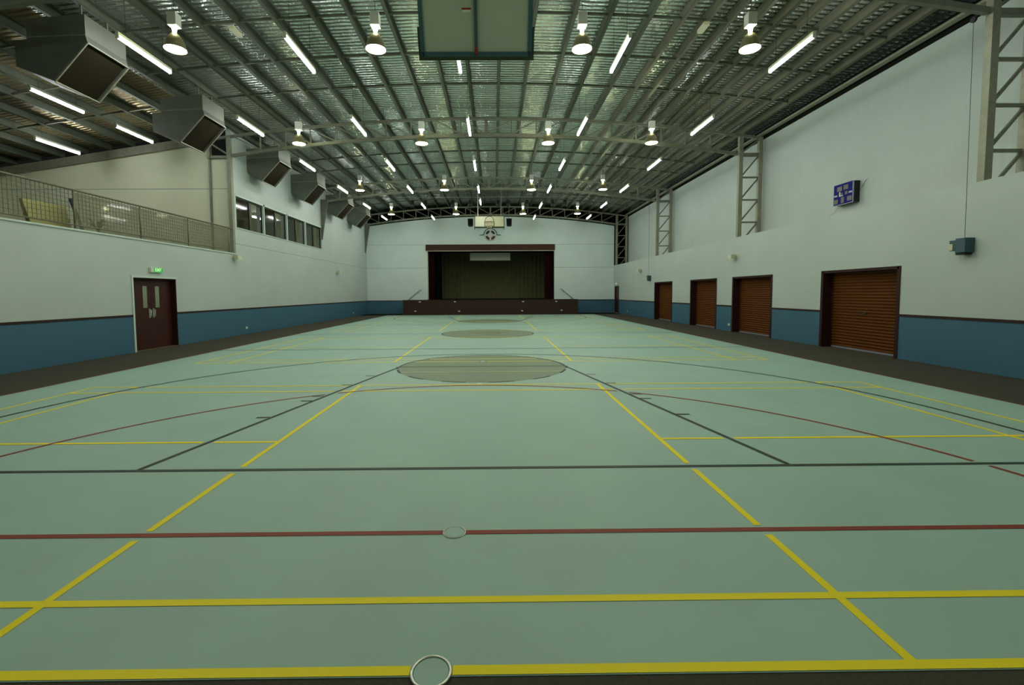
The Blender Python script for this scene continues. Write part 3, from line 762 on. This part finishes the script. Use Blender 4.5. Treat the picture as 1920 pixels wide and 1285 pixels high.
for s_, lb in ((-1, 'sloping stair handrail on the end wall left of the stage'), (1, 'sloping stair handrail on the end wall right of the stage')):
    t = thing('stair_handrail', lb, 'handrail', (s_*6, YB-.08, 1.4), 'stage stair handrails')
    kid(MB().tube([(s_*6.62, YB-.09, 1.02), (s_*5.58, YB-.09, 1.88), (s_*5.50, YB-.09, 1.90)], .022, 8), 'rail', 'steel', t, smooth=True)
    kid(MB().tube([(s_*5.75, YB-.09, 1.72), (s_*5.75, YB-.04, 1.62), (s_*5.75, YB, 1.62)], .012, 6), 'bracket', 'steel', t)
    kid(MB().tube([(s_*6.35, YB-.09, 1.22), (s_*6.35, YB-.04, 1.14), (s_*6.35, YB, 1.14)], .012, 6), 'bracket', 'steel', t)

# emblem on the end wall
t = thing('wall_emblem', 'round wheel emblem with navy arch on the wall above the stage', 'emblem', (-.02, YB, 6.19))
cx, cz, ye = -.02, 6.15, YB
def ringseg(r0_, r1_, a0, a1, yf, n=24, th=.02):
    mb = MB(); P = []
    for i in range(n+1):
        a = a0+(a1-a0)*i/n; c_, s_ = math.cos(a), math.sin(a)
        mb.v += [(cx+r0_*c_, yf, cz+r0_*s_), (cx+r1_*c_, yf, cz+r1_*s_), (cx+r0_*c_, yf+th, cz+r0_*s_), (cx+r1_*c_, yf+th, cz+r1_*s_)]
    for i in range(n):
        k = 4*i; mb.f += [(k, k+1, k+5, k+4), (k+1, k+3, k+7, k+5), (k, k+4, k+6, k+2)]
    mb.f += [(0, 2, 3, 1), (4*n, 4*n+1, 4*n+3, 4*n+2)]
    return mb
kid(ringseg(.49, .545, .05, PI-.05, ye-.03), 'arch', 'navy', t)
kid(MB().box(cx-.82, cx-.49, ye-.03, ye-.01, cz-.02, cz+.03), 'arch_wing', 'navy', t); kid(MB().box(cx+.49, cx+.82, ye-.03, ye-.01, cz-.02, cz+.03), 'arch_wing', 'navy', t)
kid(ringseg(.20, .39, .05, PI-.05, ye-.025), 'upper_ring', 'navy', t); kid(ringseg(.20, .40, PI+.05, 2*PI-.05, ye-.025), 'lower_ring', 'emblem_red', t)
kid(ringseg(.0, .21, 0, 2*PI, ye-.030, 32), 'hub', 'emblem_white', t)
for k in range(4):
    a = k*PI/2; kid(ringseg(.20, .385, a-.24, a+.24, ye-.035, 6), 'white_block', 'emblem_white', t)
for k in range(9):
    a = PI+.22+k*(PI-.44)/8; c_, s_ = math.cos(a), math.sin(a)
    kid(MB().bar((cx+.41*c_, ye-.015, cz+.41*s_), (cx+.50*c_, ye-.015, cz+.50*s_), .03, .02, up=(0, 1, 0)), 'ray', 'emblem_red', t)

# ------------------------------------------------------------------ basketball goals
# near goal, hoisted, seen from behind
t = thing('basketball_backboard', 'raised near backboard seen from behind, pale board in blue frame', 'backboard', (0, 3.3, 5.35))
P0 = Vector((0.015, 3.36, 5.33)); up = Vector((0, -.30, .66)).normalized(); nx_ = Vector((1, 0, 0)); nrm = nx_.cross(up).normalized()
if nrm.y > 0: nrm = -nrm      # towards the camera
def bp_(a, b, c): return P0 + nx_*a + up*b + nrm*c
def bbox(mb, a0, a1, b0, b1, c0, c1):
    return mb.hexa([bp_(a0, b0, c0), bp_(a1, b0, c0), bp_(a1, b0, c1), bp_(a0, b0, c1), bp_(a0, b1, c0), bp_(a1, b1, c0), bp_(a1, b1, c1), bp_(a0, b1, c1)])
brd = kid(bbox(MB(), -.82, .82, .05, 1.12, -.02, 0), 'board', 'board_back', t)
kid(bbox(MB(), -.86, .86, .0, .07, -.02, .035), 'frame_bar', 'blue_frame', t)
for a_ in (-.87, .81): kid(bbox(MB(), a_, a_+.06, .0, 1.15, -.02, .035), 'frame_side', 'blue_frame', t)
kid(bbox(MB(), -.025, .025, .07, 1.15, 0, .035), 'frame_centre', 'blue_frame', t)
kid(bbox(MB(), -.022, .022, .03, .13, .035, .05), 'bracket', 'red', t)
kid(bbox(MB(), -.90, .90, -.05, .0, -.06, .035), 'edge_pad', 'green_pad', t)
for a_ in (-.905, .87): kid(bbox(MB(), a_, a_+.035, -.05, .40, -.06, .0), 'side_pad', 'green_pad', t)
kid(bbox(MB(), -.21, -.07, .62, .645, 0, .004), 'sticker', 'red', brd)
kid(bbox(MB(), -.20, -.08, .59, .62, 0, .003), 'sticker', 'white', brd)
for s_ in (-1, 1):
    kid(MB().bar(bp_(s_*.6, 1.1, .02), (s_*.6, 2.6, 8.45), .05, .05), 'hoist_arm', 'blue_frame', t)
# far goal, facing the camera
t = thing('basketball_goal', 'small far basketball backboard with ring, raised above the stage', 'basketball goal', (0, 24.5, 5.6))
P0 = Vector((-.01, 24.55, 5.70)); up = Vector((0, .28, .66)).normalized(); nrm = Vector((0, -.92, .39)).normalized()
brd = kid(bbox(MB(), -.89, .89, .0, .74, -.03, 0), 'board', 'board_face', t)
kid(bbox(MB(), -.93, .93, -.07, .0, -.05, .02), 'edge_pad', 'green_pad', t)
for a_ in (-.93, .89): kid(bbox(MB(), a_, a_+.04, 0, .74, -.05, .01), 'frame_side', 'green_pad', t)
kid(bbox(MB(), -.93, .93, .74, .765, -.05, .01), 'frame_top', 'green_pad', t)
sq = bbox(bbox(bbox(bbox(MB(), -.31, -.26, .03, .38, 0, .004), .26, .31, .03, .38, 0, .004), -.3, .3, .34, .38, 0, .004), -.3, .3, .03, .07, 0, .004)
kid(sq, 'target_square', 'boardline', brd)
ar = MB(); pts = [bp_(.27*math.cos(a), .40+.33*math.sin(a), .006) for a in np.linspace(0, PI, 17)]
ar.tube(pts, .018, 5); kid(ar, 'arch_line', 'boardline', brd)
rc = bp_(0, .10, .30); rg = MB().tube([rc + Vector((.225*math.cos(a), .225*math.sin(a)*.95, 0)) for a in np.linspace(0, 2*PI, 25)], .012, 6, False)
kid(rg, 'ring', 'orange', t, smooth=True)
nt_ = MB()
for k in range(12):
    a = 2*PI*k/12
    for s_ in (-1, 1):
        nt_.tube([rc + Vector((.225*math.cos(a), .215*math.sin(a), 0)), rc + Vector((.17*math.cos(a+s_*.3), .16*math.sin(a+s_*.3), -.16)), rc + Vector((.12*math.cos(a+s_*.6), .12*math.sin(a+s_*.6), -.36))], .006, 4)
kid(nt_, 'net', 'net', t)
for s_ in (-1, 1):
    kid(MB().bar(bp_(s_*.72, .74, -.03), (s_*.75, 25.6, 8.56), .05, .05), 'hoist_arm', 'cream' if s_ < 0 else 'steel', t)
    kid(MB().bar(bp_(s_*.91, -.07, -.02), bp_(s_*.91, -.2, -.02), .03, .03), 'lug', 'green_pad', t)

# hung speakers
for s_, x, lb in ((-1, -1.45, 'black loudspeaker hanging left of the far backboard'), (1, 1.38, 'black loudspeaker hanging right of the far backboard')):
    t = thing('loudspeaker', lb, 'loudspeaker', (x, 30.0, 6.5), 'hanging loudspeakers')
    mb = MB().hexa([(x-.19, 29.85, 6.50), (x+.19, 29.85, 6.50), (x+.13, 30.2, 6.50), (x-.13, 30.2, 6.50), (x-.21, 29.85, 7.06), (x+.21, 29.85, 7.06), (x+.15, 30.2, 7.06), (x-.15, 30.2, 7.06)])
    kid(mb, 'cabinet', 'blackp', t, bevel=.02); kid(MB().box(x-.16, x+.16, 29.84, 29.85, 6.56, 7.0), 'grille', 'dark', t)
    kid(MB().tube([(x, 30.0, 7.06), (x, 30.0, zp(x)+.1)], .015, 6), 'hanging_rod', 'steel', t)
# stage lights on a pipe
t = thing('lighting_pipe', 'thin pale lighting pipe spanning the roof in front of the last truss', 'pipe', (0, 26.5, 7.9))
kid(MB().tube([(-6.1, 26.5, 7.90), (5.9, 26.5, 7.91)], .018, 6), 'pipe', 'steel_col', t)
for x in (-5.9, -2, 2, 5.7): kid(MB().tube([(x, 26.5, 7.9), (x, 26.5, zp(x)+.05)], .008, 5), 'hanger', 'steel', t)
LX = [-5.09, -4.22, -2.43, -1.31, .55, 1.22, 2.45, 4.14, 4.99]
def stage_lamp(label):
    t = thing('stage_light', label, 'stage light', (0, 0, 0), 'black stage lights on the pipe')
    MB().tube([(0, -.02, -.62), (0, -.05, -.50), (0, .06, -.22), (0, .08, -.16)], [.13, .125, .10, .05], 12).build('lamp_body', 'blackp', t, smooth=True)
    MB().bar((-.14, .0, -.36), (-.14, 0, -.08), .012, .03).bar((.14, 0, -.36), (.14, 0, -.08), .012, .03).bar((-.14, 0, -.08), (.14, 0, -.08), .03, .012).build('yoke', 'blackp', t)
    MB().bar((0, 0, -.08), (0, 0, -.012), .03, .03).build('clamp', 'blackp', t)
    return t
pr = None
for i, x in enumerate(LX):
    lb = 'black stage lantern on the overhead pipe, %s from the left' % ORD[i]
    if pr is None: pr = stage_lamp(lb); pr.location = (x, 26.5, 7.9)
    else: dup(pr, (x, 26.5, 7.9), lb)

# ------------------------------------------------------------------ things on the walls
t = thing('scoreboard', 'square gloss blue scoreboard mounted on the right wall', 'scoreboard', (XW, 8.57, 4.2))
xf = 10.56
y0s, y1s, z0s, z1s = 9.10, 9.84, 4.16, 4.76
def sb(a, b, c, d, dx, name, m, par=None): return kid(MB().box(xf-dx, xf-.012 if dx > .012 else xf, y0s+(y1s-y0s)*a, y0s+(y1s-y0s)*b, z0s+(z1s-z0s)*c, z0s+(z1s-z0s)*d), name, m, par or t)
kid(MB().box(xf, 10.75, y0s, y1s, z0s, z1s), 'case', 'frame_dark', t)
fc = sb(0, 1, 0, 1, .012, 'face', 'score_blue')
for a, b, c, d in ((.56, .82, .66, .88), (.24, .48, .68, .90), (.76, .98, .06, .28), (.04, .28, .10, .32), (.52, .72, .42, .56), (.26, .40, .44, .58), (.44, .60, .06, .34)):
    sb(a, b, c, d, .016, 'display', 'score_disp', fc)
sb(.80, .97, .42, .50, .015, 'white_bar', 'silver', fc); sb(.04, .20, .46, .54, .015, 'white_bar', 'silver', fc)
sb(.50, .70, .40, .44, .018, 'white_strip', 'emblem_white', fc); sb(.64, .70, .44, .62, .018, 'white_strip', 'emblem_white', fc)  # two off-white bars meeting in an L on the face
kid(MB().box(xf-.02, xf+.01, y0s, y1s, z0s-.015, z0s), 'edge_strip', 'silver', t); kid(MB().box(xf-.02, xf+.01, y0s-.015, y0s, z0s-.015, z1s), 'edge_strip', 'silver', t)
kid(MB().tube([(10.72, y0s, z0s+.3), (10.73, y0s-.12, z0s+.42), (10.74, y0s-.2, z0s+.55), (10.75, y0s-.28, z0s+.59)], .004, 5), 'cable', 'blackp', t)
kid(MB().tube([(10.72, y1s-.05, z0s), (10.73, y1s-.2, z0s-.1), (10.73, y1s-.4, z0s-.1), (10.72, y0s+.15, z0s)], .004, 5), 'cable', 'cream', t)
kid(MB().tube([(10.72, y1s, z0s+.02), (10.74, y1s+.3, z0s-.18), (10.745, y1s+.6, z0s-.26), (10.745, y1s+.78, z0s-.34)], .004, 5), 'cable', 'cream', t)
for k, (y, z, ctop, lb, lc) in enumerate(((5.03, 2.48, 6.85, 'blue grey winch box on the right wall nearest the camera', 'thin hoist cable running down to the near winch'),
                                  (23.75, 2.45, 7.1, 'small blue grey winch box on the right wall above the last roller door', 'thin hoist cable running down to the far winch'))):
    t = thing('wall_winch', lb, 'winch', (XW, y, z), 'wall winches')
    kid(MB().box(XW-.20, XW, y-.14, y+.06, z-.13, z+.16), 'gearbox', 'blue_frame', t, bevel=.01)
    mo = kid(MB().box(XW-.18, XW, y+.06, y+.20, z-.08, z+.13), 'motor', 'blue_frame', t, bevel=.008)
    kid(MB().box(XW-.19, XW-.17, y+.12, y+.205, z-.07, z+.06), 'label_plate', 'cream', mo)
    kid(MB().box(XW-.16, XW-.02, y-.10, y+.08, z-.17, z-.13), 'base_plate', 'blackp', t)
    cy_ = y-.06
    o = MB().tube([(XW-.13, cy_, z+.15), (XW-.13, cy_+.06, ctop)], .0045 if k == 0 else .006, 5).build('hoist_cable', 'blackp'); tag(o, lc, 'cable', 'hoist cables')
    t = thing('cable_pulley', ['black cable pulley under the near truss end', 'black cable pulley under the third truss end'][k], 'pulley', (XW-.13, cy_+.06, ctop), 'cable pulleys')
    kid(MB().tube([(XW-.15, cy_+.06, ctop), (XW-.11, cy_+.06, ctop)], .055, 14), 'wheel', 'blackp', t)
    ty = TY[0] if k == 0 else TY[2]
    kid(MB().bar((XW-.13, cy_+.06, ctop+.03), (XW-.13, ty+.0, zbot(XW-.13)+.02), .02, .02), 'hanger', 'blackp', t)

def pa(x, y, z, s_, lb, sc=1.0):
    t = thing('floodlight', lb, 'floodlight', (x, y, z), 'small wall floodlights')
    kid(MB().box(x, x-s_*.06, y-.05, y+.05, z-.05, z+.05), 'bracket', 'cream', t)
    hd = kid(MB().hexa([(x-s_*.06, y-.10, z-.07), (x-s_*.06, y+.12, z-.07), (x-s_*.06, y+.12, z+.08), (x-s_*.06, y-.10, z+.08), (x-s_*.24, y-.13, z-.10), (x-s_*.24, y+.16, z-.10), (x-s_*.24, y+.16, z+.07), (x-s_*.24, y-.13, z+.07)]), 'head', 'cream', t)
    kid(MB().box(x-s_*.24, x-s_*.245, y-.10, y+.13, z-.08, z+.05), 'lens', 'white', hd)
pa(XW, 13.9, 2.98, 1, 'small cream floodlight on the right wall above the second roller door')
pa(XW, 25.5, 3.0, 1, 'tiny cream floodlight on the far right wall past the roller doors')
pa(-XW, 13.72, 3.03, -1, 'small cream floodlight at the end of the balcony railing')
pa(-XW, 25.3, 3.0, -1, 'tiny cream floodlight on the far left wall past the windows')

def exit_sign(x, y, z, s_, lb):
    t = thing('exit_sign', lb, 'exit sign', (x, y, z), 'green exit signs')
    kid(MB().box(x, x-s_*.07, y-.25, y+.22, z-.075, z+.075), 'case', 'white', t, bevel=.005)
    xx = x-s_*.0705
    gp = kid(MB().box(xx, xx-s_*.003, y-.14, y+.215, z-.065, z+.065), 'green_panel', 'green_sign', t)
    cu = bpy.data.curves.new('exit_text', 'FONT'); cu.body = 'EXIT'; cu.size = .125; cu.align_x = 'CENTER'; cu.align_y = 'CENTER'; cu.extrude = .001
    tmp = bpy.data.objects.new('tmp', cu); COL.objects.link(tmp); bpy.context.view_layer.update()
    me = bpy.data.meshes.new_from_object(tmp.evaluated_get(bpy.context.evaluated_depsgraph_get())); bpy.data.objects.remove(tmp)
    o = bpy.data.objects.new('exit_text', me); COL.objects.link(o); o.parent = gp
    o.location = (-s_*.076, .035, 0); o.rotation_euler = (PI/2, 0, PI/2 if s_ < 0 else -PI/2); me.materials.clear(); me.materials.append(M['white_sign'])
exit_sign(-XW, 9.58, 2.33, -1, 'lit green EXIT sign above the left double doors')
exit_sign(XW, 31.3, 2.26, 1, 'lit green EXIT sign above the far right door')
for x, y, z, lb in ((-XW, 14.44, .26, 'white power outlet low on the left blue dado, nearer one'), (-XW, 28.5, .25, 'white power outlet low on the left dado near the stage'),
                    (XW, 14.28, .27, 'white power outlet on the dado beside the second roller door'), (XW, 28.5, .25, 'white power outlet on the dado near the far right door')):
    s_ = 1 if x > 0 else -1
    t = thing('power_outlet', lb, 'power outlet', (x, y, z), 'wall power outlets')
    kid(MB().box(x, x-s_*.02, y-.07, y+.07, z-.045, z+.045), 'plate', 'white', t, bevel=.004); kid(MB().box(x-s_*.02, x-s_*.028, y-.03, y+.03, z-.02, z+.02), 'switch', 'cream', t)
t = thing('wall_switch', 'tiny white switch on the left wall past the double doors', 'switch', (-XW, 14.2, 1.5))
kid(MB().box(-XW, -XW+.02, 14.16, 14.24, 1.45, 1.53), 'plate', 'white', t); kid(MB().box(-XW+.02, -XW+.03, 14.18, 14.22, 1.47, 1.51), 'button', 'cream', t)
